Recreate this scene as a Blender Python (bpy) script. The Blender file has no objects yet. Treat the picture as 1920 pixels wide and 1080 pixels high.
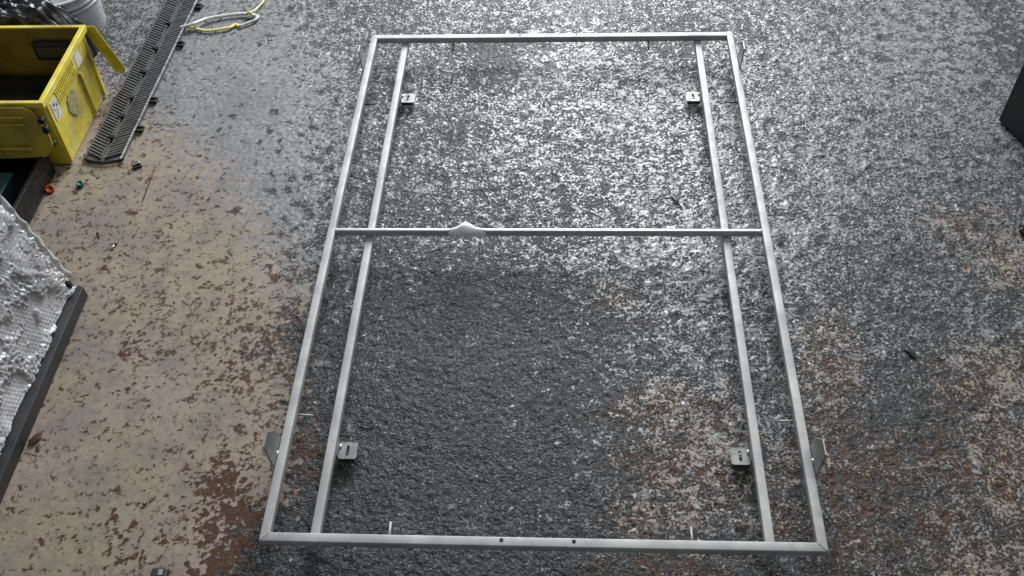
import bpy, math, random
import numpy as np
from mathutils import Vector, Matrix
random.seed(7); rng = np.random.default_rng(11)
C = bpy.context.scene.collection
S = bpy.context.scene

# ---------------------------------------------------------------- camera
F = 1809.727; CAM = np.array([.0567804, -2.1171769, 2.3126995])
PITCH, YAW, ROLL = .864093527, -.0825723697, -.0575734474
_cp, _sp, _c, _s = math.cos(PITCH), math.sin(PITCH), math.cos(YAW), math.sin(YAW)
FW = np.array([_s*_cp, _c*_cp, -_sp]); _rt = np.array([_c, -_s, 0.]); _up = np.cross(_rt, FW)
RT = _rt*math.cos(ROLL)+_up*math.sin(ROLL); UP = -_rt*math.sin(ROLL)+_up*math.cos(ROLL)
cam = bpy.data.cameras.new('camera'); co = bpy.data.objects.new('camera', cam); C.objects.link(co)
cam.sensor_width = 36; cam.lens = F/1920*36; cam.clip_start = .05; cam.clip_end = 200
co.matrix_world = Matrix(((RT[0], UP[0], -FW[0], CAM[0]), (RT[1], UP[1], -FW[1], CAM[1]), (RT[2], UP[2], -FW[2], CAM[2]), (0, 0, 0, 1)))
S.camera = co
def P(px, py, z=0.):
    """point of the place seen at a photograph pixel, at height z"""
    d = FW+(px-960)/F*RT-(py-540)/F*UP
    w = CAM+(z-CAM[2])/d[2]*d
    return (float(w[0]), float(w[1]), float(z))

# ---------------------------------------------------------------- light
W = bpy.data.worlds.new('World'); S.world = W; W.use_nodes = True
bg = W.node_tree.nodes['Background']; bg.inputs[0].default_value = (.93, .97, 1, 1); bg.inputs[1].default_value = .25
S.view_settings.view_transform = 'Standard'; S.view_settings.look = 'None'; S.view_settings.gamma = 1; S.view_settings.exposure = 0
def area(name, loc, target, sx, sy, power, col):
    l = bpy.data.lights.new(name, 'AREA'); l.shape = 'RECTANGLE'; l.size = sx; l.size_y = sy; l.energy = power; l.color = col
    o = bpy.data.objects.new(name, l); C.objects.link(o); o.location = loc
    o.rotation_euler = (Vector(target)-Vector(loc)).to_track_quat('-Z', 'Y').to_euler()
    return o
area('doorway_light', (.25, 5.6, 3.45), (.1, .6, 0), 2.5, 3.7, 860, (.97, .98, 1))       # open shutter beyond the frame
area('roof_light', (2.6, 1.4, 4.6), (-.6, 0, 0), 2.5, 2.5, 60, (1, .98, .94))            # roof light over the yard

# ---------------------------------------------------------------- helpers
def tag(o, label=None, cat=None, group=None, kind=None):
    if label: o['label'] = label
    if cat: o['category'] = cat
    if group: o['group'] = group
    if kind: o['kind'] = kind
    return o
def empty(name, loc=(0, 0, 0), rz=0, **k):
    o = bpy.data.objects.new(name, None); C.objects.link(o); o.location = loc; o.rotation_euler = (0, 0, rz); o.empty_display_size = .05
    return tag(o, **k)
class MB:
    def __init__(s): s.v = []; s.f = []
    def add(s, v, f):
        n = len(s.v); s.v += [tuple(map(float, p)) for p in v]; s.f += [tuple(i+n for i in q) for q in f]; return s
    def box(s, a, b, taper=0):
        (x0, y0, z0), (x1, y1, z1) = a, b; t = taper
        v = [(x0+t, y0+t, z0), (x1-t, y0+t, z0), (x1-t, y1-t, z0), (x0+t, y1-t, z0), (x0, y0, z1), (x1, y0, z1), (x1, y1, z1), (x0, y1, z1)]
        return s.add(v, [(0, 3, 2, 1), (4, 5, 6, 7), (0, 1, 5, 4), (1, 2, 6, 5), (2, 3, 7, 6), (3, 0, 4, 7)])
    def hexa(s, b, t):      # bottom 4 points, top 4 points, both counter-clockwise from above
        return s.add(list(b)+list(t), [(3, 2, 1, 0), (4, 5, 6, 7), (0, 1, 5, 4), (1, 2, 6, 5), (2, 3, 7, 6), (3, 0, 4, 7)])
    def prism(s, pts, off):  # planar polygon extruded by the vector off
        n = len(pts); off = np.array(off); v = list(map(tuple, pts))+[tuple(np.array(p)+off) for p in pts]
        return s.add(v, [tuple(range(n))[::-1], tuple(range(n, 2*n))]+[(i, (i+1) % n, (i+1) % n+n, i+n) for i in range(n)])
    def tube(s, pts, r, n=10, flat=1.):
        pts = [np.array(p, float) for p in pts]; rr = r if hasattr(r, '__len__') else [r]*len(pts); rings = []
        for i, p in enumerate(pts):
            d = pts[min(i+1, len(pts)-1)]-pts[max(i-1, 0)]; d /= np.linalg.norm(d)+1e-12
            a = np.cross(d, (0, 0, 1.)); 
            if np.linalg.norm(a) < 1e-4: a = np.array((1., 0, 0))
            a /= np.linalg.norm(a); b = np.cross(a, d)
            rings.append([p+rr[i]*(math.cos(2*math.pi*k/n)*a+flat*math.sin(2*math.pi*k/n)*b) for k in range(n)])
        v = [q for ring in rings for q in ring]; m = len(pts)
        f = [(i*n+k, i*n+(k+1) % n, (i+1)*n+(k+1) % n, (i+1)*n+k) for i in range(m-1) for k in range(n)]
        f += [tuple(range(n))[::-1], tuple((m-1)*n+k for k in range(n))]
        return s.add(v, f)
    def build(s, name, mat, parent=None, smooth=False, bevel=0, loc=None, rz=0):
        me = bpy.data.meshes.new(name); me.from_pydata(s.v, [], s.f); me.update()
        o = bpy.data.objects.new(name, me); C.objects.link(o)
        if mat: me.materials.append(mat)
        if parent: o.parent = parent
        if loc: o.location = loc
        o.rotation_euler.z = rz
        if smooth: me.polygons.foreach_set('use_smooth', [True]*len(me.polygons))
        if bevel:
            b = o.modifiers.new('bevel', 'BEVEL'); b.width = bevel; b.segments = 3; b.limit_method = 'ANGLE'; b.angle_limit = .5
            me.polygons.foreach_set('use_smooth', [True]*len(me.polygons)); b.harden_normals = False
            w = o.modifiers.new('wn', 'WEIGHTED_NORMAL'); w.keep_sharp = True
        return o
def smooth_path(pts, k=6):
    pts = [np.array(p, float) for p in pts]; q = [2*pts[0]-pts[1]]+pts+[2*pts[-1]-pts[-2]]; out = []
    for i in range(1, len(q)-2):
        for j in range(k):
            t = j/k; a, b, c, d = q[i-1], q[i], q[i+1], q[i+2]
            out.append(.5*(2*b+(c-a)*t+(2*a-5*b+4*c-d)*t*t+(3*b-a-3*c+d)*t**3))
    return out+[pts[-1]]

class NT:
    """small node-tree builder"""
    def __init__(s, name):
        s.m = bpy.data.materials.new(name); s.m.use_nodes = True; s.t = s.m.node_tree; s.b = s.t.nodes['Principled BSDF']
        s.tc = s.t.nodes.new('ShaderNodeTexCoord')
    def link(s, a, b): s.t.links.new(a, b)
    def val(s, sock, x):
        if isinstance(x, bpy.types.NodeSocket): s.link(x, sock)
        else:
            if hasattr(x, '__len__') and len(x) == 3: x = (*x, 1)
            sock.default_value = x
    def noise(s, scale, detail=3, rough=.55, vec=None, dist=0, out=0, stretch=None):
        n = s.t.nodes.new('ShaderNodeTexNoise'); n.inputs['Scale'].default_value = scale; n.inputs['Detail'].default_value = detail
        n.inputs['Roughness'].default_value = rough; n.inputs['Distortion'].default_value = dist
        v = vec or s.tc.outputs['Object']
        if stretch:
            mp = s.t.nodes.new('ShaderNodeMapping'); mp.inputs['Scale'].default_value = stretch; s.link(v, mp.inputs[0]); v = mp.outputs[0]
        s.link(v, n.inputs['Vector']); return n.outputs[out]
    def voro(s, scale, feature='F1'):
        n = s.t.nodes.new('ShaderNodeTexVoronoi'); n.feature = feature; n.inputs['Scale'].default_value = scale; s.link(s.tc.outputs['Object'], n.inputs['Vector']); return n.outputs[0]
    def math(s, op, a, b=0., c=None):
        n = s.t.nodes.new('ShaderNodeMath'); n.operation = op; s.val(n.inputs[0], a); s.val(n.inputs[1], b)
        if c is not None: s.val(n.inputs[2], c)
        return n.outputs[0]
    def ramp(s, x, a, b, lo=0., hi=1.):
        n = s.t.nodes.new('ShaderNodeMapRange'); n.interpolation_type = 'SMOOTHSTEP'; s.val(n.inputs[0], x)
        for i, q in enumerate((a, b, lo, hi)): s.val(n.inputs[i+1], q)
        return n.outputs[0]
    def mix(s, f, a, b):
        n = s.t.nodes.new('ShaderNodeMix'); n.data_type = 'RGBA'; s.val(n.inputs[0], f); s.val(n.inputs[6], a); s.val(n.inputs[7], b); return n.outputs[2]
    def attr(s, name):
        n = s.t.nodes.new('ShaderNodeAttribute'); n.attribute_name = name; return n.outputs['Fac']
    def bump(s, h, dist=.001, strength=1.):
        n = s.t.nodes.new('ShaderNodeBump'); n.inputs['Distance'].default_value = dist; n.inputs['Strength'].default_value = strength
        s.val(n.inputs['Height'], h); s.link(n.outputs[0], s.b.inputs['Normal']); return n
    def set(s, **k):
        for a, x in k.items(): s.val(s.b.inputs[a.replace('_', ' ')], x)
        return s

def simple(name, a, b, scale=30, rough=.5, rvar=.15, metal=0., bump=.0004, bscale=None, detail=4, lo=.35, hi=.65, stretch=None, spec=.5):
    n = NT(name); n.set(Specular_IOR_Level=spec); f = n.ramp(n.noise(scale, detail, .6, stretch=stretch), lo, hi)
    n.set(Base_Color=n.mix(f, a, b), Roughness=n.ramp(n.noise(scale*2.3, 3), .3, .7, rough-rvar, rough+rvar), Metallic=metal)
    if bump: n.bump(n.noise(bscale or scale*3, 4, .6), bump)
    return n.m

# ---------------------------------------------------------------- materials
M = {}
def galv():
    n = NT('bare_steel')
    cl = n.ramp(n.noise(9, 5, .6), .35, .68); sp = n.ramp(n.noise(150, 2), .6, .78)
    col = n.mix(cl, (.28, .28, .28), (.40, .40, .395)); col = n.mix(n.math('MULTIPLY', sp, .35), col, (.30, .29, .28))
    n.set(Base_Color=col, Metallic=.15, Roughness=n.ramp(n.noise(26, 4), .3, .7, .48, .62)); n.bump(n.noise(220, 3), .00012)
    return n.m
M['steel'] = galv()
M['bright'] = simple('polished_flat_bar', (.42, .42, .42), (.5, .5, .5), 30, .4, .06, .4, .0001)
M['bracket'] = simple('dull_steel_plate', (.22, .22, .22), (.30, .30, .30), 25, .42, .08, .5, .0001)
M['tab'] = simple('tab_plate', (.16, .16, .16), (.26, .26, .255), 40, .5, .1, .3, .0001)
M['shaded_steel'] = simple('shaded_dark_steel', (.03, .03, .03), (.05, .05, .05), 40, .6, .1, 0, 0)  # darkened copy of the steel: shade on far pins and tab flanges
M['weld'] = simple('weld_metal', (.55, .55, .56), (.75, .75, .76), 120, .3, .08, .8, .0004)
M['hole'] = simple('hole_dark', (.004, .004, .004), (.01, .01, .01), 30, .8, 0, 0, 0)
M['tape'] = simple('glare_white_tape', (.93, .94, .95), (.97, .97, .97), 60, .18, .04, 0, .0005, 90)  # clear tape; the white is glare put into its colour
M['yellow'] = None
def yellow():
    n = NT('scuffed_yellow_plastic')
    g = n.ramp(n.noise(7, 6, .65), .42, .66); d = n.ramp(n.noise(45, 5, .7), .56, .72)
    col = n.mix(g, (.62, .53, .045), (.46, .37, .06)); col = n.mix(n.math('MULTIPLY', d, .75), col, (.13, .10, .03)); col = n.mix(n.ramp(n.noise(16, 6, .7), .5, .68, 0., .55), col, (.62, .60, .30)); col = n.mix(n.ramp(n.noise(4, 5, .7), .52, .70, 0., .6), col, (.17, .12, .03))
    n.set(Base_Color=col, Roughness=.45); n.bump(n.noise(90, 4), .0005); return n.m
M['yellow'] = yellow()
M['lit_flap'] = simple('lit_yellow_plastic', (.60, .52, .02), (.42, .34, .02), 14, .38, .1, 0, .0006)  # far flap: light on it put into the colour
M['shaded_ochre'] = simple('shaded_ochre_plastic', (.115, .082, .008), (.07, .038, .008), 9, .5, .1, 0, .0006)  # inner far wall: shade inside the crate put into the colour
M['flap'] = simple('shaded_yellow_plastic', (.36, .28, .02), (.22, .16, .02), 9, .45, .1, 0, .0006)  # near flap: darker copy of the yellow, shade put into the colour
M['label'] = simple('worn_paper', (.62, .61, .62), (.45, .44, .42), 60, .6, .1, 0, .0003)
M['ink'] = simple('black_print', (.02, .02, .02), (.05, .05, .05), 60, .6, .1, 0, 0)
M['scuff'] = simple('torn_label', (.35, .31, .17), (.18, .16, .06), 90, .7, .1, 0, .0006)
M['black'] = simple('black_plastic', (.006, .006, .007), (.015, .015, .016), 12, .55, .15, 0, .001, spec=.3)
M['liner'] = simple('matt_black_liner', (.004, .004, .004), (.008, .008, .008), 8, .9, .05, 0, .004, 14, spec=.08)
M['blackbag'] = simple('black_sheeting', (.006, .006, .007), (.02, .02, .021), 8, .35, .1, 0, .004, 14)
M['cabinet'] = simple('charcoal_painted_metal', (.022, .022, .023), (.03, .03, .031), 6, .5, .1, 0, .0003)
M['edge'] = simple('edge_highlight_stud', (.30, .30, .30), (.45, .45, .45), 60, .4, .1, .5, .0002)  # painted highlight along the cabinet corner; also the pale stud
M['bar'] = simple('charcoal_bar', (.020, .021, .022), (.034, .035, .036), 10, .5, .1, 0, .0003)
M['grille'] = simple('grey_grille_plastic', (.082, .083, .085), (.12, .12, .122), 30, .38, .1, .2, .0004)
M['grille_base'] = simple('grey_grille_web', (.068, .068, .069), (.10, .10, .101), 30, .45, .1, 0, .0003)
M['grille_light'] = simple('grille_highlight_clip_grey', (.2, .2, .2), (.45, .45, .45), 70, .35, .1, .3, .0004)  # pale ridge paints the highlight on the right edge; also the clip loop
M['teal'] = simple('dark_teal_plastic', (.006, .03, .035), (.012, .045, .05), 12, .4, .1, 0, .0005)
M['white'] = simple('white_bucket_plastic', (.40, .43, .48), (.50, .52, .55), 12, .3, .1, 0, .0002)
M['olive'] = simple('olive_cloth', (.05, .07, .018), (.10, .13, .03), 10, .8, .1, 0, .003, 60)
M['sleeve'] = simple('grey_white_sleeve', (.42, .42, .42), (.66, .65, .65), 60, .4, .1, 0, .0006)
M['cord'] = simple('yellow_green_cord', (.50, .55, .12), (.62, .62, .30), 160, .5, .1, 0, .0006)
M['strap'] = simple('yellow_strap', (.42, .45, .16), (.60, .48, .12), 40, .5, .1, 0, .0006)
M['orange'] = simple('orange_plastic', (.42, .07, .015), (.22, .04, .01), 60, .45, .1, 0, .0004)
M['green'] = simple('teal_cap_plastic', (.01, .09, .07), (.02, .13, .10), 60, .4, .1, 0, .0004)
M['rust'] = simple('rusty_metal', (.035, .014, .008), (.09, .04, .02), 90, .6, .1, .2, .0006)
M['screw'] = simple('dull_screw_steel', (.12, .11, .10), (.45, .44, .42), 120, .3, .1, .8, .0002)
M['grit'] = simple('pale_glint_grit', (.45, .45, .44), (.75, .75, .74), 200, .25, .1, .1, .0002)
def bubble():
    n = NT('bubble_wrap_film')
    n.set(Base_Color=n.mix(n.ramp(n.noise(6, 4), .35, .65), (.42, .42, .43), (.55, .55, .56)), Roughness=.2, Specular_IOR_Level=.6, Alpha=n.ramp(n.noise(4, 3), .35, .65, .5, .92))
    n.b.inputs['Coat Weight'].default_value = .35; n.b.inputs['Coat Roughness'].default_value = .18
    return n.m
M['bubble'] = bubble()

def floor_mat():
    n = NT('worn_painted_concrete')
    cov, warm, brown, grit = (n.attr(a) for a in ('paint_cover', 'beige', 'brown', 'coarse'))
    n1 = n.noise(112, 5, .66, dist=.35); n2 = n.noise(36, 4, .62, dist=.5); n3 = n.noise(170, 3, .6); nl = n.noise(5.5, 5, .62); nm = n.noise(15, 4, .6)
    sm = n.ramp(grit, .35, .95)
    h = n.math('MULTIPLY_ADD', n1, .58, n.math('MULTIPLY_ADD', n2, .18, n.math('MULTIPLY_ADD', nm, .14, n.math('MULTIPLY', nl, .10))))
    hb = n.math('MULTIPLY_ADD', n.noise(88, 6, .72), .52, n.math('MULTIPLY_ADD', n.noise(30, 5, .66), .30, n.math('MULTIPLY', nm, .18)))
    h = n.math('ADD', n.math('MULTIPLY', h, sm), n.math('MULTIPLY', hb, n.math('SUBTRACT', 1., sm)))
    th = n.math('MULTIPLY_ADD', cov, -.20, .604)
    m = n.ramp(n.math('SUBTRACT', h, th), -.020, .026)                       # 1 = paint left, 0 = worn through
    grey = n.mix(n.ramp(n.noise(60, 5, .7), .3, .7), (.115, .116, .119), (.255, .257, .260))
    grey = n.mix(n.ramp(nl, .40, .62, 0., .45), grey, (.10, .10, .103))
    bei = n.mix(n.ramp(n.noise(2.2, 5, .6), .38, .62), (.272, .224, .186), (.250, .216, .158))
    bei = n.mix(n.ramp(n.noise(55, 5, .72), .40, .74, 0., .55), bei, (.15, .115, .088))
    bei = n.mix(n.ramp(n.noise(14, 4, .6), .46, .70, 0., .5), bei, (.135, .115, .105))
    bei = n.mix(n.ramp(n.math('MULTIPLY_ADD', nl, .6, n.math('MULTIPLY', n.noise(1.6, 4, .6), .4)), .47, .60, 0., .55), bei, (.150, .132, .130))
    pat = n.ramp(n.math('MULTIPLY_ADD', n.noise(24, 5, .7), .6, n.math('MULTIPLY', n.noise(7, 4, .6), .4)), .425, .505)
    warm = n.math('MULTIPLY', warm, n.mix(sm, (1, 1, 1), pat)); brown = n.math('MULTIPLY', brown, n.mix(sm, (1, 1, 1), n.ramp(n.noise(11, 5, .7), .40, .55)))
    paint = n.mix(warm, grey, bei)
    dark = n.mix(brown, n.mix(n.ramp(n.math('MULTIPLY_ADD', nm, .5, n.math('MULTIPLY', n2, .5)), .42, .60), (.011, .0113, .0118), (.036, .0365, .0375)), (.062, .034, .022))
    dark = n.mix(n.ramp(n.noise(100, 5, .75), .50, .60), dark, n.mix(brown, (.082, .083, .085), (.10, .07, .05)))
    n.set(Base_Color=n.mix(m, dark, paint))
    wet = n.attr('wet')
    r2 = n.mix(warm, n.mix(sm, (.42,)*3, n.mix(n.ramp(nl, .4, .6), (.36,)*3, (.46,)*3)), (.5,)*3)
    n.set(Roughness=n.mix(m, n.ramp(n3, .42, .68, .72, .30), r2), Specular_IOR_Level=n.mix(m, n.mix(wet, n.mix(brown, (.32,)*3, (.15,)*3), (.9,)*3), n.mix(warm, n.mix(sm, (.4,)*3, (.56,)*3), (.35,)*3)))
    pb = n.math('ADD', n.math('MULTIPLY', n.noise(74, 3, .6), 1.1), n.math('MULTIPLY_ADD', n.noise(150, 2, .5), .7, n.math('MULTIPLY', nm, 2.2)))     # pebbly relief of the bare aggregate
    hh = n.math('ADD', n.math('MULTIPLY', m, .42), n.math('ADD', n.math('MULTIPLY', pb, n.math('MULTIPLY_ADD', m, -.80, 1.)), n.math('MULTIPLY', n2, .35)))
    b = n.bump(hh, .0046); n.val(b.inputs['Strength'], n.math('MULTIPLY', n.math('MULTIPLY_ADD', grit, .92, .08), n.math('MULTIPLY_ADD', wet, -.5, 1.)))
    return n.m
M['floor'] = floor_mat()

# ---------------------------------------------------------------- floor
def to_px(x, y, z=0):
    d = np.stack([x-CAM[0], y-CAM[1], z-CAM[2]+0*x], -1); w = np.maximum(d@FW, .05)
    return 960+F*(d@RT)/w, 540-F*(d@UP)/w
def band(ny, nx, step, l0, l1, seed):
    r = np.random.default_rng(seed); f = np.fft.rfft2(r.standard_normal((ny, nx)))
    ky = np.fft.fftfreq(ny, step)[:, None]; kx = np.fft.rfftfreq(nx, step)[None]; k = np.hypot(kx, ky)+1e-9
    f *= np.exp(-(k*l0)**2)*(1-np.exp(-(k*l1)**2)); a = np.fft.irfft2(f, (ny, nx)); return a/a.std()
def build_floor():
    st = .005
    xs = np.arange(-2.65, 2.12, st); ys = np.arange(-1.25, 1.72, st)
    hgt = np.zeros((len(ys), len(xs)))
    X, Y = np.meshgrid(xs, ys); U, V = to_px(X, Y)
    wob = band(len(ys), len(xs), st, .03, .25, 3); wob2 = band(len(ys), len(xs), st, .012, .05, 4)
    U = U+wob*22+wob2*9; V = V+np.roll(wob, 200, 1)*16+np.roll(wob2, 90, 0)*8
    def blob(x, y, rx, ry, p=2): return np.exp(-(((U-x)/rx)**2+((V-y)/ry)**2)**(p/2))
    def sig(a): return 1/(1+np.exp(-np.clip(a, -30, 30)))
    def seg(x0, y0, x1, y1, r, soft=3):
        dx, dy = x1-x0, y1-y0; t = np.clip(((U-x0)*dx+(V-y0)*dy)/(dx*dx+dy*dy), 0, 1)
        return sig((r-np.hypot(U-x0-t*dx, V-y0-t*dy))/soft)
    # beige paint on the left
    xb = np.interp(V, [-50, 150, 250, 300, 350, 400, 450, 500, 550, 600, 640, 700, 850, 900, 950, 1000, 1080, 1200], [60, 170, 300, 370, 420, 450, 490, 530, 560, 555, 520, 556, 556, 540, 515, 480, 440, 380])
    beige = sig((xb-U)/np.interp(V, [200, 500, 600, 800], [30, 22, 10, 8]))
    cover = .52+0*U
    cover += .36*blob(440, 250, 190, 300, 3)+.10*blob(1750, 100, 260, 200)+.12*blob(1450, 330, 250, 230)+.10*blob(1000, 200, 330, 170)
    patchy = band(len(ys), len(xs), st, .03, .3, 12); cover += .07*patchy
    cover -= .36*blob(840, 810, 330, 290, 2.)-.07*patchy*blob(840, 800, 330, 290)+.10*blob(1000, 560, 300, 120)+.14*blob(870, 540, 60, 50)+.12*blob(1650, 520, 150, 110)
    cover -= .26*blob(1700, 800, 170, 110)+.20*blob(1650, 980, 200, 120)+.30*blob(560, 920, 90, 120)+.30*blob(950, 1090, 600, 70)
    cover += .10*blob(1250, 560, 200, 200)+.10*blob(1150, 480, 500, 70)
    for x, y, r in ((850, 240, 45), (930, 130, 60), (930, 80, 50), (1260, 75, 60), (1120, 260, 30), (1100, 10, 40)): cover -= .28*blob(x, y, r, r*.6)
    stip = band(len(ys), len(xs), st, .02, .12, 8); cb = .79-.09*np.clip(stip, -1, 2.5)-.16*blob(500, 620, 90, 90)-.10*blob(330, 600, 120, 60)-.12*blob(500, 760, 60, 120)-.05*blob(150, 450, 200, 120)+.05*blob(150, 950, 250, 160)
    cover = cover*(1-beige)+cb*beige
    brown = beige.copy(); warm = beige.copy()
    for x, y, rx, ry in ((1560, 700, 60, 95), (1250, 780, 95, 50), (1290, 880, 110, 70), (1240, 960, 90, 40), (1850, 720, 90, 70), (1820, 430, 60, 35), (1890, 500, 50, 40), (1890, 880, 90, 130),
                         (1750, 980, 70, 80), (1620, 870, 80, 60), (1600, 1000, 60, 80), (1260, 1070, 110, 30), (1500, 860, 40, 40), (1790, 860, 60, 50), (1330, 800, 70, 60), (1460, 960, 50, 70), (575, 860, 22, 60), (1155, 560, 14, 40), (1820, 1060, 120, 60)):
        b = blob(x, y, rx, ry, 3); brown = np.maximum(brown, b); warm = np.maximum(warm, b*.95); cover += .10*b*(1-beige)
    for a in ((398, 912, 436, 893, 11), (436, 893, 446, 858, 5), (415, 925, 408, 958, 8), (375, 910, 395, 912, 6), (442, 985, 418, 1035, 19), (418, 1035, 395, 1085, 18), (385, 985, 350, 1000, 4), (360, 950, 340, 958, 6),
              (305, 1015, 325, 1005, 5), (470, 940, 478, 970, 9), (452, 960, 470, 985, 7), (225, 1035, 240, 1040, 7), (395, 860, 405, 880, 4), (250, 635, 262, 650, 3), (235, 650, 250, 655, 3), (425, 665, 432, 705, 5), (400, 870, 396, 882, 5), (200, 975, 215, 990, 7), (462, 1050, 470, 1085, 14)):
        cover -= (1.5 if a[4] > 6 else 1.)*seg(*a)
    pur = blob(480, 660, 32, 26, 3)+blob(545, 615, 30, 26, 3); cover -= .35*pur; warm *= 1-.85*np.clip(pur, 0, 1); brown *= 1-.5*np.clip(pur, 0, 1)
    crack = sum(seg(*a) for a in ((1850, -60, 1872, 50, 10), (1872, 50, 1888, 85, 11), (1888, 85, 1905, 125, 12), (1905, 120, 1960, 110, 8))); cover -= 1.1*np.clip(crack, 0, 1)
    cover = np.clip(cover, -.7, .98)
    coarse = np.clip(1-.82*beige-.62*blob(430, 240, 190, 330, 3)-.35*blob(1780, 60, 220, 160), .12, 1)
    h = band(len(ys), len(xs), st, .0055, .020, 5)*.00045+band(len(ys), len(xs), st, .02, .09, 6)*.0008
    pr = np.random.default_rng(77)      # larger pits broken out of the surface
    for k in range(620):
        cx, cy, r = pr.uniform(-1.3, 2.), pr.uniform(-1.1, 1.65), pr.uniform(.006, .016); e = pr.uniform(.6, 1.5)
        i0, j0 = int((cx+2.65)/st), int((cy+1.25)/st); w_ = 6; sl = (slice(max(0, j0-w_), j0+w_), slice(max(0, i0-w_), i0+w_))
        g = np.exp(-(((X[sl]-cx)/r)**2+((Y[sl]-cy)/(r*e))**2)**1.5)*(1-.6*beige[sl]); cover[sl] -= .9*g; h[sl] -= .0022*g
    Z = h*coarse-.0006*(1-coarse)*0
    wet = np.clip(sum(blob(*a) for a in ((1060, 118, 75, 22), (1090, 8, 90, 18), (1000, 160, 50, 14), (1180, 215, 70, 12), (1090, 60, 60, 10), (880, 30, 60, 10), (980, 300, 60, 12))), 0, 1)
    # let the sheet run on far past the frame with coarser cells
    ex = np.array([.02, .06, .15, .4, 1., 2.5, 6.])
    fx = np.concatenate([xs[0]-ex[::-1], xs, xs[-1]+ex]); fy = np.concatenate([ys[0]-ex[::-1], ys, ys[-1]+ex]); k = len(ex)
    pad = lambda a: np.pad(a, k, mode='edge'); Z = pad(Z); GX, GY = np.meshgrid(fx, fy)
    ny, nx = GX.shape; co_ = np.stack([GX, GY, Z], -1).reshape(-1, 3).astype(np.float32)
    idx = np.arange(ny*nx).reshape(ny, nx); q = np.stack([idx[:-1, :-1], idx[:-1, 1:], idx[1:, 1:], idx[1:, :-1]], -1).reshape(-1)
    me = bpy.data.meshes.new('floor'); me.vertices.add(ny*nx); me.vertices.foreach_set('co', co_.ravel())
    nf = len(q)//4; me.loops.add(nf*4); me.loops.foreach_set('vertex_index', q.astype(np.int32)); me.polygons.add(nf)
    me.polygons.foreach_set('loop_start', np.arange(nf, dtype=np.int32)*4); me.polygons.foreach_set('use_smooth', np.ones(nf, bool)); me.update(calc_edges=True)
    for nm, a in (('paint_cover', cover), ('beige', warm), ('brown', brown), ('coarse', coarse), ('wet', wet)):
        at = me.attributes.new(nm, 'FLOAT', 'POINT'); at.data.foreach_set('value', pad(a).astype(np.float32).ravel())
    me.materials.append(M['floor'])
    o = bpy.data.objects.new('floor', me); C.objects.link(o); o['kind'] = 'structure'
build_floor()

# ---------------------------------------------------------------- the welded frame
ZT, T = .100, .025
fr = empty('welded_framework', (0, 0, 0), label='large bare steel rectangular frame welded from square tube, lying on the worn floor', cat='metal frame')
def rprof(w, h, r=.003, n=3):       # rounded rectangle, centred
    out = []
    for cx, cy, a0 in ((w/2-r, h/2-r, 0), (-w/2+r, h/2-r, 90), (-w/2+r, -h/2+r, 180), (w/2-r, -h/2+r, 270)):
        for k in range(n+1): a = math.radians(a0+90*k/n); out.append((cx+r*math.cos(a), cy+r*math.sin(a)))
    return out
def rail(name, axis, c, z, half, w=T, h=T, mitre=0, mat='steel', segs=14, bow=0.):
    """square tube along x or y; mitre: +1 when the outer side (away from the middle) is the long one"""
    pr = rprof(w, h); n = len(pr); v = []; m = MB(); sg = 1 if c > 0 else -1
    for i in range(segs+1):
        t = -1+2*i/segs
        for (a, b) in pr:
            L = half+(mitre*sg*a if abs(t) == 1 else 0)
            if abs(t) < 1: L = half-T/2
            u = t*L; off = c+a+bow*(1-t*t)
            v.append((u, off, z+b) if axis == 'x' else (off, u, z+b))
    f = [(i*n+k, (i+1)*n+k, (i+1)*n+(k+1) % n, i*n+(k+1) % n) for i in range(segs) for k in range(n)]
    if axis == 'y': f = [q[::-1] for q in f]
    f += [tuple(range(n)), tuple(segs*n+k for k in range(n))[::-1]]
    return m.add(v, f).build(name, M[mat], fr, smooth=False)
HX, HY = .7, .7*1.52209569
def shade(o, ang=40):
    me = o.data; me.polygons.foreach_set('use_smooth', [True]*len(me.polygons)); me.set_sharp_from_angle(angle=math.radians(ang))
for s in (-1, 1):
    shade(rail('side_rail', 'y', s*(HX-T/2), ZT-T/2, HY-T/2-.0002, mitre=1, bow=s*.0015))
    shade(rail('end_rail', 'x', s*(HY-T/2), ZT-T/2-(.0004 if s > 0 else .0002), HX-T/2-.0002, mitre=1, bow=-.001))
for s in (-1, 1):
    shade(rail('inner_rail', 'y', s*.568, ZT-T-T/2-.0005, HY-.004))
shade(rail('cross_bar', 'x', .0095, ZT-.0125, HX-T+.001, w=.0125, h=.0252, segs=10, mat='bright'))
# weld beads: mitres, bar ends, inner rails
def bead(p, q, r=.0022, n=9):
    p, q = np.array(p), np.array(q); pts = [p+(q-p)*i/n for i in range(n+1)]
    return MB().tube(pts, [r*(.75+.45*random.random()) for _ in pts], 7, .7).build('weld_bead', M['steel'] if random.random() < .8 else M['weld'], fr, smooth=True)
for sx in (-1, 1):
    for sy in (-1, 1):
        bead((sx*(HX-T+.001), sy*(HY-T+.001), ZT), (sx*(HX-.002), sy*(HY-.002), ZT), .0016)
        bead((sx*.568-.011, sy*(HY-T-.001), ZT-T-.002), (sx*.568+.011, sy*(HY-T-.001), ZT-T-.002), .003)
    cx = sx*(HX-T-.0005)
    pts = [(cx, .0095+.0065*math.cos(a), .0875+.0135*math.sin(a)) for a in np.linspace(0, 2*math.pi, 22)]
    MB().tube(pts, [.0024*(.7+.6*random.random()) for _ in pts], 6).build('weld_bead', M['weld'], fr, smooth=True)
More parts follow.
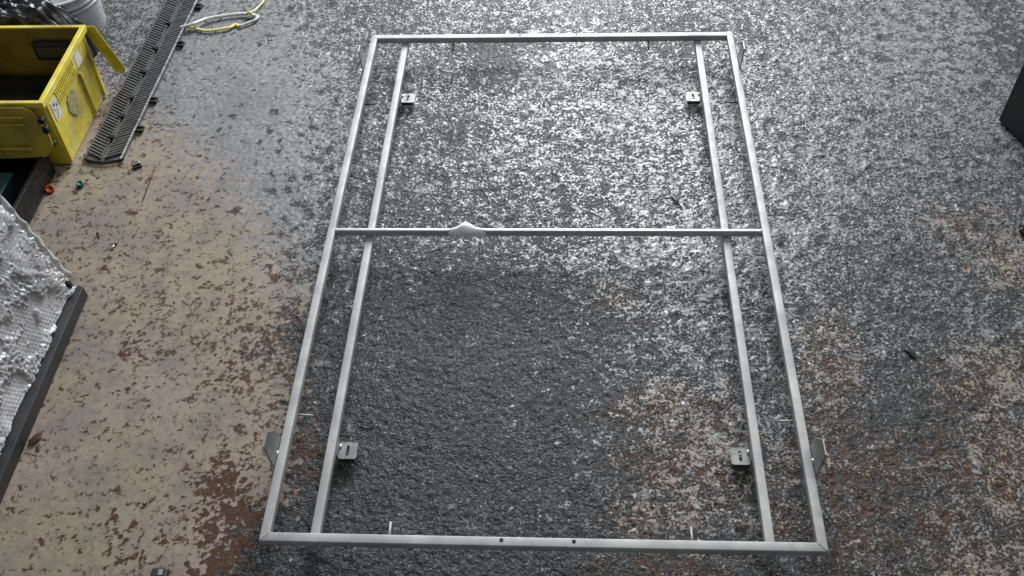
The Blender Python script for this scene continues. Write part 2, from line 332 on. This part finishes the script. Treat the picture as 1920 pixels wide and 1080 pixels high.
# bolt holes in the end rails: a dark bore with a thin rim
for y in (-HY+T/2, HY-T/2):
    for x in (-.0935, .085) if y < 0 else (-.118, .10):
        r = .0052 if y < 0 else .0035
        z = ZT+.0001
        a = [(x+r*math.cos(t), y+.002*(y < 0)+r*math.sin(t)) for t in np.linspace(0, 2*math.pi, 20, endpoint=False)]
        MB().prism([(p, q, z-.0012) for p, q in a], (0, 0, .0016)).build('bolt_hole', M['hole'], fr)
# pins that point inward
for s in (-1, 1):
    for x in (-.378, .378):
        q = random.uniform(-.002, .002); y1 = s*(HY-T)
        MB().tube([(x, y1+s*.002, .073), (x+q*.4, y1-s*.02, .073), (x+q, y1-s*.047, .073+q)], .0034, 10).build('pin', M['shaded_steel' if s > 0 else 'steel'], fr, smooth=True)
    for y in (-.677, .671):
        q = random.uniform(-.003, .003); x1 = s*(HX-T)
        MB().tube([(x1+s*.002, y, .073), (x1-s*.02, y+q*.3, .073), (x1-s*.042, y+q, .074)], .0034, 10).build('pin', M['shaded_steel' if y > 0 else 'steel'], fr, smooth=True)
# slotted tabs on the inner rails
def tab(s, y):
    e = MB(); x0, x1 = .505, .5545; y0, y1 = y-.026, y+.026; z0, z1 = .029, .033; cx, hw, hl = .531, .0043, .0160; r = .007
    out = [(x0+r*(1-math.cos(a)), y1-r*(1-math.sin(a))) for a in np.linspace(math.pi/2, 0, 5)]+[(x0+r*(1-math.cos(a)), y0+r*(1-math.sin(a))) for a in np.linspace(0, math.pi/2, 5)]
    out += [(x1, y0), (x1, (y0+y1)/2), (x1, y1)]
    # ring between the outline and the slot
    n = 48; ang = np.linspace(0, 2*math.pi, n, endpoint=False); cyy = (y0+y1)/2
    def hit(a):
        d = np.array((math.cos(a), math.sin(a))); best = 9
        for i in range(len(out)):
            p, q = np.array(out[i]), np.array(out[(i+1) % len(out)]); m_ = np.array([[d[0], p[0]-q[0]], [d[1], p[1]-q[1]]])
            if abs(np.linalg.det(m_)) < 1e-12: continue
            t, u = np.linalg.solve(m_, p-np.array((cx, cyy)))
            if t > 0 and -1e-6 <= u <= 1+1e-6: best = min(best, t)
        return cx+d[0]*best, cyy+d[1]*best
    O = [hit(a) for a in ang]
    I = [(cx+hw*math.cos(a), cyy+hw*math.sin(a)+(hl-hw)*(1 if math.sin(a) > .01 else -1 if math.sin(a) < -.01 else 0)) for a in ang]
    v = [(s*p, q, z) for z in (z0, z1) for ring in (O, I) for p, q in ring]; f = []
    for k in range(n):
        j = (k+1) % n
        for q in ((2*n+k, 2*n+j, 3*n+j, 3*n+k), (k, n+k, n+j, j), (k, j, 2*n+j, 2*n+k), (n+k, 3*n+k, 3*n+j, n+j)): f.append(q if s > 0 else q[::-1])
    e.add(v, f); o = e.build('mounting_tab', M['tab'], fr)
    for yy in (y0, y1-.003):
        MB().box((min(s*(x0+.004), s*x1), yy, .012 if y < 0 else .018), (max(s*(x0+.004), s*x1), yy+.003, .0295)).build('shade_flange', M['shaded_steel'], o)  # added dark flanges: shade under the tab, light blocked behind the slot
    b = MB().box((min(s*x1, s*.5595), y0, .029), (max(s*x1, s*.5595), y1, .052)).build('tab_upright', M['tab'], o, bevel=.001)
    MB().tube([(s*.553, y1-.006, .0345), (s*.5525, y1-.016, .0355), (s*.553, y1-.022, .0345)], [.0025, .0042, .002], 8).build('weld_bead', M['weld'], o, smooth=True)
for s in (-1, 1):
    for y in (-.764, .757): tab(s, y)
# upright lugs on the outer sides of the side rails
for s in (-1, 1):
    for k in (-1, 1):
        x = s*(HX+.0015+.0018)
        if k < 0: q = [(-.856, .074), (-.864, .213), (-.820, .213), (-.775, .150), (-.765, .074)]
        else: q = [(.842, .074), (.822, .196), (.864, .196), (.905, .130), (.915, .074)]
        pts = [(x-s*.0022, a, b) for a, b in q]
        if k*s > 0: pts = pts[::-1]
        MB().prism(pts, (s*.0045, 0, 0)).build('upright_lug', M['bracket'], fr, bevel=.0008)
        if k < 0:
            MB().tube([(s*(HX+.001), -.825, .1005), (s*(HX+.001), -.815, .103), (s*(HX+.001), -.808, .1005)], [.002, .0045, .002], 8).build('weld_bead', M['weld'], fr, smooth=True)
# crumpled wrap round the cross bar
def wrap():
    x0, x1 = -.312, -.192; n, m = 40, 28; v = []; r_ = np.random.default_rng(5); nz = band(n, m, 1., 1.2, 4, 9)
    for i in range(n):
        t = i/(n-1); x = x0+(x1-x0)*t; e = min(1, 6*t, 6*(1-t)); hump = math.exp(-((t-.47)/.2)**2)
        for k in range(m):
            a = 2*math.pi*k/m; up_ = max(0, math.sin(a))
            r = 1+0*e; rr = e*(.0016+.0002*nz[i, k])+hump*(.021*up_**.75+.002)+.001*e*up_
            v.append((x, .0095+(.0075+rr)*math.cos(a), .0875+(.0140+rr)*math.sin(a)))
    f = [(i*m+k, i*m+(k+1) % m, (i+1)*m+(k+1) % m, (i+1)*m+k) for i in range(n-1) for k in range(m)]
    MB().add(v, f).build('tape_wrap', M['tape'], fr, smooth=True)
wrap()

# ---------------------------------------------------------------- yellow crate
def crate():
    t = empty('storage_crate', (-1.717, .415, 0), label='scuffed yellow plastic crate with its lid flaps hanging open, beside the grey grille strip', cat='crate')
    Wd, L, H, th = .425, .62, .298, .006; tp = .012
    # end wall (towards the frame), leaning out a little; built of recessed panel and ribs
    def wall(name, a0, a1, b0, b1, mat=M['yellow']):  # a0,a1 bottom pts ; b0,b1 top pts, thickness inward
        a0, a1, b0, b1 = map(np.array, (a0, a1, b0, b1)); nrm = np.cross(a1-a0, b0-a0); nrm = nrm/np.linalg.norm(nrm)*-th
        return MB().hexa([a0, a0+nrm, a1+nrm, a1], [b0, b0+nrm, b1+nrm, b1]).build(name, mat, t, bevel=.0015)
    e0, e1, E0, E1 = (-tp, tp, .004), (-tp, Wd-tp, .004), (0, 0, H), (0, Wd, H)
    f0, f1, F0, F1 = (-L+tp, tp, .004), (-L+tp, Wd-tp, .004), (-L, 0, H), (-L, Wd, H)
    ew = wall('end_wall', e0, e1, E0, E1); wall('end_wall', f1, f0, F1, F0)
    wall('side_wall', f0, e0, F0, E0); sw = wall('side_wall', e1, f1, E1, F1, M['shaded_ochre'])
    MB().box((-L+tp, tp, .004), (-tp, Wd-tp, .012)).build('base', M['yellow'], t)
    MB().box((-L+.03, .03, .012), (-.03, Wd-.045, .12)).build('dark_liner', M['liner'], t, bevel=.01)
    # rim frame: thick lip round the top
    rm = MB(); q = .014
    rm.box((-.004, -q, H-.02), (q, Wd+q, H+.004)); rm.box((-L-q, -q, H-.02), (-L+.004, Wd+q, H+.004))
    rm.box((-L+.004, -q, H-.019), (-.004, .002, H+.0035)); rm.box((-L+.004, Wd-.002, H-.019), (-.004, Wd+q, H+.0035)); rm.build('rim', M['yellow'], t, bevel=.002)
    # end wall relief
    def onend(y, z): return tp*(z/H-1)+0.0015
    def plate(name, y0, y1, z0, z1, d, mat, bev=.002, par=t):
        m = MB(); m.hexa([(onend(0, z0)-.002, y0, z0), (onend(0, z0)+d, y0, z0), (onend(0, z0)+d, y1, z0), (onend(0, z0)-.002, y1, z0)],
                         [(onend(0, z1)-.002, y0, z1), (onend(0, z1)+d, y0, z1), (onend(0, z1)+d, y1, z1), (onend(0, z1)-.002, y1, z1)])
        return m.build(name, mat, par, bevel=bev)
    plate('corner_rib', .012, .030, .01, H-.02, .008, M['yellow']); plate('corner_rib', Wd-.03, Wd-.012, .01, H-.02, .008, M['yellow'])
    plate('vertical_rib', .285, .292, .01, H-.10, .010, M['yellow'])
    plate('top_band', .03, Wd-.03, H-.085, H-.02, .006, M['yellow'])
    gr = MB()                                            # moulded grip comb
    for k in range(15):
        y = .085+k*.0125
        for r in range(2):
            z0 = H-.078+r*.028; gr.box((onend(0, z0)+.005, y, z0), (onend(0, z0)+.0115, y+.006, z0+.022))
    g = gr.build('grip_ribs', M['yellow'], t, bevel=.001)
    plate('label', .290, .335, H-.080, H-.025, .0072, M['label'], 0)['label'] = 'blank white label'
    lb = plate('label', .030, .078, H-.115, H-.035, .0095, M['label'], 0); lb['label'] = 'white label with black marks'
    ik = MB()
    for y, z, w_, h_ in ((.045, H-.060, .007, .012), (.062, H-.070, .006, .012), (.038, H-.072, .004, .006)):
        ik.box((onend(0, z)+.008, y, z), (onend(0, z)+.0104, y+w_, z+h_))
    ik.hexa([(onend(0, H-.108)+.008, .040, H-.108), (onend(0, H-.108)+.0104, .040, H-.108), (onend(0, H-.108)+.0104, .043, H-.108), (onend(0, H-.108)+.008, .043, H-.108)],
            [(onend(0, H-.08)+.008, .060, H-.08), (onend(0, H-.08)+.0104, .060, H-.08), (onend(0, H-.08)+.0104, .063, H-.08), (onend(0, H-.08)+.008, .063, H-.08)])
    k_ = ik.build('printed_mark', M['ink'], lb); 
    # torn round label
    pts = []; cy, cz = .178, .15
    for k in range(26):
        a = 2*math.pi*k/26; r = 1+.12*random.uniform(-1, 1); y = cy+.040*r*math.cos(a); z = cz+.048*r*math.sin(a); pts.append((onend(0, z)+.0005, y, z))
    MB().prism(pts, (.0016, 0, 0)).build('torn_sticker', M['scuff'], t)
    # handle opening in the far side wall, seen from inside
    MB().box((-.20, Wd-.035, H-.12), (-.06, Wd-.011, H-.045)).build('handle_recess', M['black'], t, bevel=.006)
    MB().box((-.185, Wd-.038, H-.10), (-.075, Wd-.036, H-.06)).build('handle_plate', M['cabinet'], t, bevel=.004)
    # near flap hangs down outside the near wall, far flap sticks out past the corner
    def flap(pts, off, name='lid_flap', mat=M['yellow']):
        return MB().prism(pts, off).build(name, mat, t, bevel=.003)
    z0 = .115
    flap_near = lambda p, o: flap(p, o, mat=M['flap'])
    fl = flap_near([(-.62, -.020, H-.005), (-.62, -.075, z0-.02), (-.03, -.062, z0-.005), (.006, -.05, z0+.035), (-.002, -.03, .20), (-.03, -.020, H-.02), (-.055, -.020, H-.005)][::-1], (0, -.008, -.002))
    rb = MB()
    for z in (.26, .235, .15): 
        yy = -.022-(.298-z)*.3; rb.box((-.61, yy-.016, z), (-.06, yy-.006, z+.007))
    rb.build('flap_rib', M['flap'], fl, bevel=.002)
    for k, (z, e) in enumerate(((.238, .022), (.196, .026), (.140, .016))):
        MB().box((-.010, -.050, z), (.010, -.030, z+e)).build('flap_tooth', M['black'], fl, bevel=.004)
    yf = flap([(-.01, Wd+.016, .290), (.040, Wd+.030, .075), (.076, Wd+.028, .070), (.088, Wd+.024, .095), (.040, Wd+.016, .290)], (.0, .006, .002), mat=M['lit_flap']); yf['label'] = 'brightly lit yellow lid flap'
crate()

# ---------------------------------------------------------------- grille strip
def grille():
    L, w, h = 1.30, .140, .022
    t = empty('grille_strip', (-1.612, .437, 0), math.radians(-1.4), label='long grey slotted plastic grille strip with side clips, lying next to the yellow crate', cat='drain cover')
    b = MB(); b.prism([(-w/2+.005, .004, .002), (-w/2+.0, .05, .002), (-w/2, L, .002), (w/2, L, .002), (w/2, .012, .002), (.0, -.004, .002)][::-1], (0, 0, .008)); b.build('base_plate', M['grille_base'], t)
    r = MB(); n = 84; sp = L/n
    for side in (-1, 1):
        for k in range(n):
            y = .006+k*sp; x0, x1 = side*.008, side*(w/2-.007); dy = .030
            a, c = (x0, y), (x1, min(L, y+dy)); th = sp*.46
            q = [(a[0], a[1]), (c[0], c[1]), (c[0], min(L, c[1]+th)), (a[0], a[1]+th)]
            if side > 0: q = q
            else: q = q[::-1]
            r.prism([(x, y_, .010) for x, y_ in q][::-1] if False else [(x, y_, .010) for x, y_ in q], (0, 0, .009+.0015*random.random()))
    o = r.build('rib_field', M['grille'], t); o['kind'] = 'stuff'
    for x, ww in ((-w/2, .006), (-.008, .004), (.006, .004), (w/2-.006, .006)):
        nseg = 26; pts = [(x+ww/2+random.uniform(-.0008, .0008), .004+(L-.006)*i/nseg, .017) for i in range(nseg+1)]
        MB().tube(pts, ww*.6, 6).build('edge_ridge', M['grille_light'] if x > .05 else M['grille'], t)
    for k, y in enumerate((.11, .23, .34, .50, .655, .83, 1.03)):
        m = MB(); m.box((-.006, y, .012), (.008, y+.014, .025)); m.box((-.02, y+.004, .018), (-.006, y+.009, .024)); m.build('centre_clip', M['black'], t)
    for y in (.16, .33, .69, .96):
        m = MB(); m.box((w/2-.002, y, .004), (w/2+.026, y+.008, .016)); m.box((w/2-.002, y+.022, .004), (w/2+.026, y+.030, .016)); m.box((w/2+.018, y+.008, .004), (w/2+.025, y+.022, .014)); m.build('side_clip', M['black'], t, bevel=.0015)
    for k in range(15): 
        y = .02+k*.08+random.uniform(-.01, .01); MB().box((-w/2-.008, y, .006), (-w/2+.001, y+.010, .016)).build('side_lug', M['black'], t)
    pts = [(-w/2+.003+.144*i/10, .006-.020*math.sin(math.pi*i/10)+.004*i/10, .012) for i in range(11)]; MB().tube(pts, .004, 6).build('end_ridge', M['black'], t)
grille()

# ---------------------------------------------------------------- cord loop
def loop():
    t = empty('cord_loop', P(420, 45, 0), label='looped grey-white sleeve and yellow cord lying beyond the end of the grille strip', cat='cord')
    o = np.array(P(420, 45, 0))
    pp = lambda L: smooth_path([np.array(P(x, y, z))-o for x, y, z in L])
    MB().tube(pp([(338, 52, .012), (362, 45, .026), (385, 36, .018), (410, 31, .014), (440, 27, .013), (466, 26, .013), (483, 31, .012)]), .0085, 10, .8).build('sleeve', M['sleeve'], t, smooth=True)
    MB().tube(pp([(484, 31, .012), (478, 38, .010), (465, 43, .010), (450, 49, .009)]), .0058, 10).build('sleeve', M['sleeve'], t, smooth=True)
    MB().tube(pp([(352, 50, .010), (370, 54, .010), (385, 57, .010), (402, 56, .011), (420, 53, .011), (432, 51, .010), (440, 46, .008), (450, 49, .008)]), .0075, 10, .5).build('strap', M['strap'], t, smooth=True)
    MB().tube(pp([(468, 31, .018), (466, 25, .024), (477, 20, .020), (484, 13, .014), (493, 4, .012), (500, -12, .012), (520, -40, .012)]), .0042, 8).build('cord', M['cord'], t, smooth=True)
    MB().tube(pp([(462, 27, .012), (467, 23, .030), (472, 27, .012)]), .005, 8).build('knot', M['cord'], t, smooth=True)
loop()

# ---------------------------------------------------------------- bucket, black sheeting, olive cloth behind the crate
def lathe(prof, n=64):
    m = MB(); v = []; 
    for r, z in prof: v += [(r*math.cos(2*math.pi*k/n), r*math.sin(2*math.pi*k/n), z) for k in range(n)]
    f = [(i*n+k, i*n+(k+1) % n, (i+1)*n+(k+1) % n, (i+1)*n+k) for i in range(len(prof)-1) for k in range(n)]
    return m.add(v, f)
def bucket():
    t = empty('plastic_bucket', (-2.0, 1.27, 0), label='white plastic bucket standing behind the yellow crate, half hidden by black sheeting', cat='bucket')
    lathe([(0, .004), (.125, .004), (.130, .01), (.150, .20), (.150, .205), (.146, .205), (.127, .012), (0, .010)]).build('body', M['white'], t, smooth=True)
    for z, r in ((.205, .153), (.172, .150), (.150, .1475)):
        lathe([(r-.002, z-.006), (r+.006, z-.005), (r+.008, z), (r+.006, z+.005), (r-.006, z+.005), (r-.006, z-.004)]).build('rim_ring', M['white'], t, smooth=True)
bucket()
def crumple(name, x0, x1, y0, y1, zf, mat, label, cat, seed, n=70):
    a = band(n, n, 1., 9.0, 40, seed); a2 = np.abs(band(n, n, 1., 6, 30, seed+1)); v = []
    cx, cy = (x0+x1)/2, (y0+y1)/2
    for j in range(n):
        for i in range(n):
            u, w = i/(n-1), j/(n-1); e = min(1, 5*min(u, 1-u, w, 1-w))
            v.append((x0+(x1-x0)*u-cx+.005*a[j, i], y0+(y1-y0)*w-cy+.005*a[i, j], max(.003, zf(u, w)*e**.5+(.008*a[j, i]-.005*a2[j, i])*e)))
    f = [(j*n+i, j*n+i+1, (j+1)*n+i+1, (j+1)*n+i) for j in range(n-1) for i in range(n-1)]
    return tag(MB().add(v, f).build(name, mat, None, smooth=True, loc=(cx, cy, 0)), label, cat)
crumple('plastic_sheeting', -2.30, -1.845, .875, 1.12, lambda u, w: .31-.03*u+.01*math.sin(5*w), M['blackbag'], 'crumpled black plastic sheeting heaped between the white bucket and the olive cloth', 'sheeting', 21)
crumple('folded_cloth', -2.70, -2.28, .90, 1.42, lambda u, w: .36+.02*math.sin(7*u), M['olive'], 'olive green cloth bundle at the top left corner behind the yellow crate', 'cloth', 31)
# dark tray and teal tub in the gap between the crate and the wrapped panel
def tray():
    t = empty('dark_tub', (-1.985, .225, 0), label='low black plastic tub standing in the shade below the yellow crate', cat='tub')
    a, b, H, w = .215, .165, .11, .006
    m = MB()
    m.box((-a, -b, .002), (a, b, .008)); m.box((-a, -b, .008), (-a+w, b, H)); m.box((a-w, -b, .008), (a, b, H)); m.box((-a+w, -b, .008), (a-w, -b+w, H)); m.box((-a+w, b-w, .008), (a-w, b, H))
    m.build('body', M['black'], t, bevel=.002)
    r = MB(); r.box((-a-.01, -b-.01, H-.008), (a+.01, -b+.004, H+.002)); r.box((-a-.01, b-.004, H-.008), (a+.01, b+.01, H+.002)); r.box((-a-.01, -b+.004, H-.007), (-a+.004, b-.004, H+.0015)); r.box((a-.004, -b+.004, H-.007), (a+.01, b-.004, H+.0015))
    r.build('rim', M['black'], t, bevel=.002)
tray()
def teal():
    t = empty('teal_box', (-2.0, .19, .0085), 0, label='dark teal plastic box lying inside the black tub at the left edge', cat='box')
    MB().box((-.15, -.075, .001), (.15, .075, .085), .008).build('body', M['teal'], t, bevel=.006)
    MB().box((-.158, -.083, .085), (.158, .083, .097)).build('lid', M['teal'], t, bevel=.004)
teal()

# ---------------------------------------------------------------- bubble wrapped panel
def panel():
    t = empty('wrapped_panel', (-1.49, -.22, 0), label='upright panel wrapped in clear bubble wrap with a charcoal bottom bar, at the left edge', cat='wrapped panel')
    MB().box((-.012, -1.10, .001), (.030, .028, .048)).build('bottom_bar', M['bar'], t, bevel=.002)
    MB().hexa([(-.045, -1.10, .054), (-.012, -1.10, .054), (-.012, .01, .054), (-.045, .01, .054)], [(-.205, -1.10, .62), (-.172, -1.10, .62), (-.172, .06, .62), (-.205, .06, .62)]).build('panel', M['cabinet'], t)
    MB().box((-.010, .006, .053), (.006, .020, .085)).build('corner_block', M['black'], t, bevel=.002)
    # bubble wrap: hexagonal bubbles raised from a wrinkled film
    st = .0022; ny, nz = int(1.14/st), int(.58/st)
    Yg, Zg = np.meshgrid(np.linspace(-1.10, .045, ny), np.linspace(0, .58, nz)); pit = .0135
    row = np.round(Zg/(pit*.866)); yy = Yg/pit+.5*(row % 2); du = (yy-np.round(yy))*pit; dv = Zg-row*pit*.866
    r = np.hypot(du, dv); bub = np.sqrt(np.clip(1-(r/.0052)**2, 0, 1))*.0014
    wr = band(nz, ny, st, .015, .08, 41); wr2 = band(nz, ny, st, .006, .03, 43)
    dia = (Yg*.75+Zg*1.0)*2*math.pi/.27; wl = band(nz, ny, st, .08, .4, 47); fold = np.maximum(0, np.sin(dia+.35*wr+1.2*wl))**2*.011+wl*.004*(.5+.5*np.sin(Yg*9+1))
    off = .012+bub+wr*.0003+fold
    edge = np.clip((Yg-.015)/.03, 0, 1); off = off*(1-edge)+(-.02)*edge
    Xg = -.012-Zg*.283+off; lean = Zg*.085
    v = np.stack([Xg, Yg+lean+.006*wr*(Yg > -.1), .056+Zg], -1).reshape(-1, 3)
    idx = np.arange(ny*nz).reshape(nz, ny); q = np.stack([idx[:-1, :-1], idx[:-1, 1:], idx[1:, 1:], idx[1:, :-1]], -1).reshape(-1, 4)
    me = bpy.data.meshes.new('bubble_wrap'); me.from_pydata(v.tolist(), [], q.tolist()); me.polygons.foreach_set('use_smooth', [True]*len(me.polygons)); me.materials.append(M['bubble'])
    o = bpy.data.objects.new('bubble_wrap', me); C.objects.link(o); o.parent = t
    s_ = MB(); pts = []
    for i in range(30): z = .06+.55*i/29; pts.append((-.012-(z-.056)*.283+.004+.003*math.sin(i*1.7), .045+(z-.056)*.085+.004*math.sin(i*2.3), z))
    s_.tube(pts, [.007+.004*abs(math.sin(i*1.1)) for i in range(30)], 8).build('wrap_hem', M['bubble'], t, smooth=True)
panel()

# ---------------------------------------------------------------- charcoal cabinet at the right edge
def cabinet():
    a = math.atan2(-.135, .05)
    t = empty('cabinet', (1.611, .647, 0), a, label='charcoal metal cabinet corner cut off by the right edge of the photo', cat='cabinet')
    MB().box((0, 0, .004), (.55, .5, .75)).build('body', M['cabinet'], t, bevel=.003)
    MB().box((-.0015, -.0015, .006), (.0015, .003, .75)).build('corner_highlight', M['edge'], t)
cabinet()

# ---------------------------------------------------------------- small things on the floor
def lump(name, px, py, sx, sy, sz, mat, label, cat, rz=0, seed=1, kind='rock', group=None):
    r = random.Random(seed); m = MB(); n, k = 10, 5; v = []
    for j in range(k+1):
        ph = math.pi*j/k
        for i in range(n):
            a = 2*math.pi*i/n; q = 1+.22*r.uniform(-1, 1); v.append((sx*math.sin(ph)*math.cos(a)*q, sy*math.sin(ph)*math.sin(a)*q, sz*(1+math.cos(ph)*q)))
    f = [(j*n+i, (j+1)*n+i, (j+1)*n+(i+1) % n, j*n+(i+1) % n) for j in range(k) for i in range(n)]
    x, y, _ = P(px, py); return tag(m.add(v, f).build(name, mat, None, loc=(x, y, .0005), rz=rz), label, cat, group)
def cap(name, px, py, r, h, mat, label, tilt=0):
    x, y, _ = P(px, py); m = lathe([(0, 0), (r*.92, 0), (r, h*.2), (r, h*.85), (r*.9, h), (r*.55, h), (r*.5, h*.75), (0, h*.72)], 20)
    o = m.build(name, mat, None, smooth=True, loc=(x, y, .003)); o.rotation_euler = (tilt, tilt*.6, 0); return tag(o, label, 'cap')
def screw(px, py, ang, L, label, mat='screw'):
    x, y, _ = P(px, py); t = empty('screw', (x, y, .004), ang, label=label, cat='screw')
    MB().tube([(0, 0, 0), (L*.8, 0, 0), (L, 0, 0)], [.0022, .002, .0004], 8).build('shank', M[mat], t, smooth=True)
    MB().tube([(-.003, 0, .0005), (-.001, 0, .0005), (0, 0, 0)], [.0052, .0052, .0022], 12).build('head', M[mat], t, smooth=True)
cap('bottle_top', 95, 357, .016, .014, M['orange'], 'small broken orange plastic cap by the black tub', .5)
cap('bottle_top', 152, 348, .013, .012, M['green'], 'small teal green plastic cap right of the orange one', .2)
def clip():
    x, y, _ = P(258, 313); t = empty('cable_clip', (x, y, 0), .5, label='small black and grey plastic clip on the floor below the end of the grille strip', cat='clip')
    MB().box((-.016, -.012, .001), (.016, .010, .009)).build('pad', M['black'], t, bevel=.003)
    MB().tube(smooth_path([(-.012, 0, .012), (-.006, .010, .016), (.006, .011, .016), (.012, 0, .012)]), .0035, 8).build('loop', M['grille_light'], t, smooth=True)
clip()
p, q = np.array(P(291, 309, .003)), np.array(P(267, 377, .003)); c_ = (p+q)/2
tag(MB().tube([p-c_, (p-c_)*.3+np.array((.002, 0, 0)), q-c_], [.0018, .0018, .0014], 8).build('steel_rod', M['rust'], None, smooth=True, loc=tuple(c_)), 'thin dark steel rod lying on the beige paint below the grille strip', 'rod')
screw(184, 440, -.9, .022, 'short dark screw lying left of the other on the beige floor', 'rust')
screw(218, 458, -1.9, .034, 'bright headed screw pointing towards the bottom of the photo, on the beige floor')
screw(271, 946, -2.0, .014, 'small screw standing in a brown chip at the bottom left of the beige floor')
lump('rust_flake', 68, 824, .012, .024, .006, M['rust'], 'dark rusty flake beside the charcoal bar of the wrapped panel', 'flake', -.5, 3)
lump('dark_leaf', 1706, 662, .010, .024, .004, M['black'], 'black crumpled scrap on the floor right of the steel frame', 'scrap', .5, 5)
lump('rubber_scrap', 1917, 436, .016, .022, .012, M['black'], 'black rubber scrap at the right edge below the cabinet', 'scrap', .2, 8)
lump('clay_crumb', 72, 840, .006, .010, .003, M['rust'], 'smaller crumb just below the rusty flake', 'crumb', .4, 12)
p, q = np.array(P(1257, 368, .004)), np.array(P(1279, 390, .004)); c_ = (p+q)/2
tag(MB().tube([p-c_, (0, .004, .002), q-c_], [.0022, .003, .0018], 7).build('twig', M['black'], None, smooth=True, loc=tuple(c_)), 'short dark twig on the wet floor inside the upper half of the frame', 'twig')
def foot():
    x, y, _ = P(305, 1078); t = empty('plastic_block', (x, y, 0), .02, label='small blue black plastic block cut off by the bottom edge, left of the steel frame', cat='block')
    MB().box((-.024, -.05, .001), (.020, .012, .022)).build('body', M['cabinet'], t, bevel=.007)
    MB().box((-.004, -.012, .021), (.008, .004, .026)).build('stud', M['edge'], t, bevel=.002)
foot()
# loose pale grit added to give glints: nobody could count it
m = MB()
for k in range(900):
    u, v_ = random.uniform(0, 1920), random.uniform(0, 1080)
    if u < 500 and random.random() < .75: continue
    x, y, _ = P(u, v_); r = random.choice((.0012, .0016, .002, .0028)); a = random.uniform(0, 6.3); n = 5
    b_ = [(x+r*math.cos(a+i*1.257)*random.uniform(.6, 1.2), y+r*math.sin(a+i*1.257)*random.uniform(.6, 1.2), .0005) for i in range(n)]
    z = r*random.uniform(.8, 1.3)+.001; tpt = (x+r*.2, y, z); nn = len(m.v); m.v += b_+[tpt]; m.f += [(nn+i, nn+(i+1) % n, nn+n) for i in range(n)]
tag(m.build('glint_grit', M['grit']), 'tiny pale grit and metal chips added for glints on the worn floor', 'grit', kind='stuff')
S.cycles.max_bounces = 6
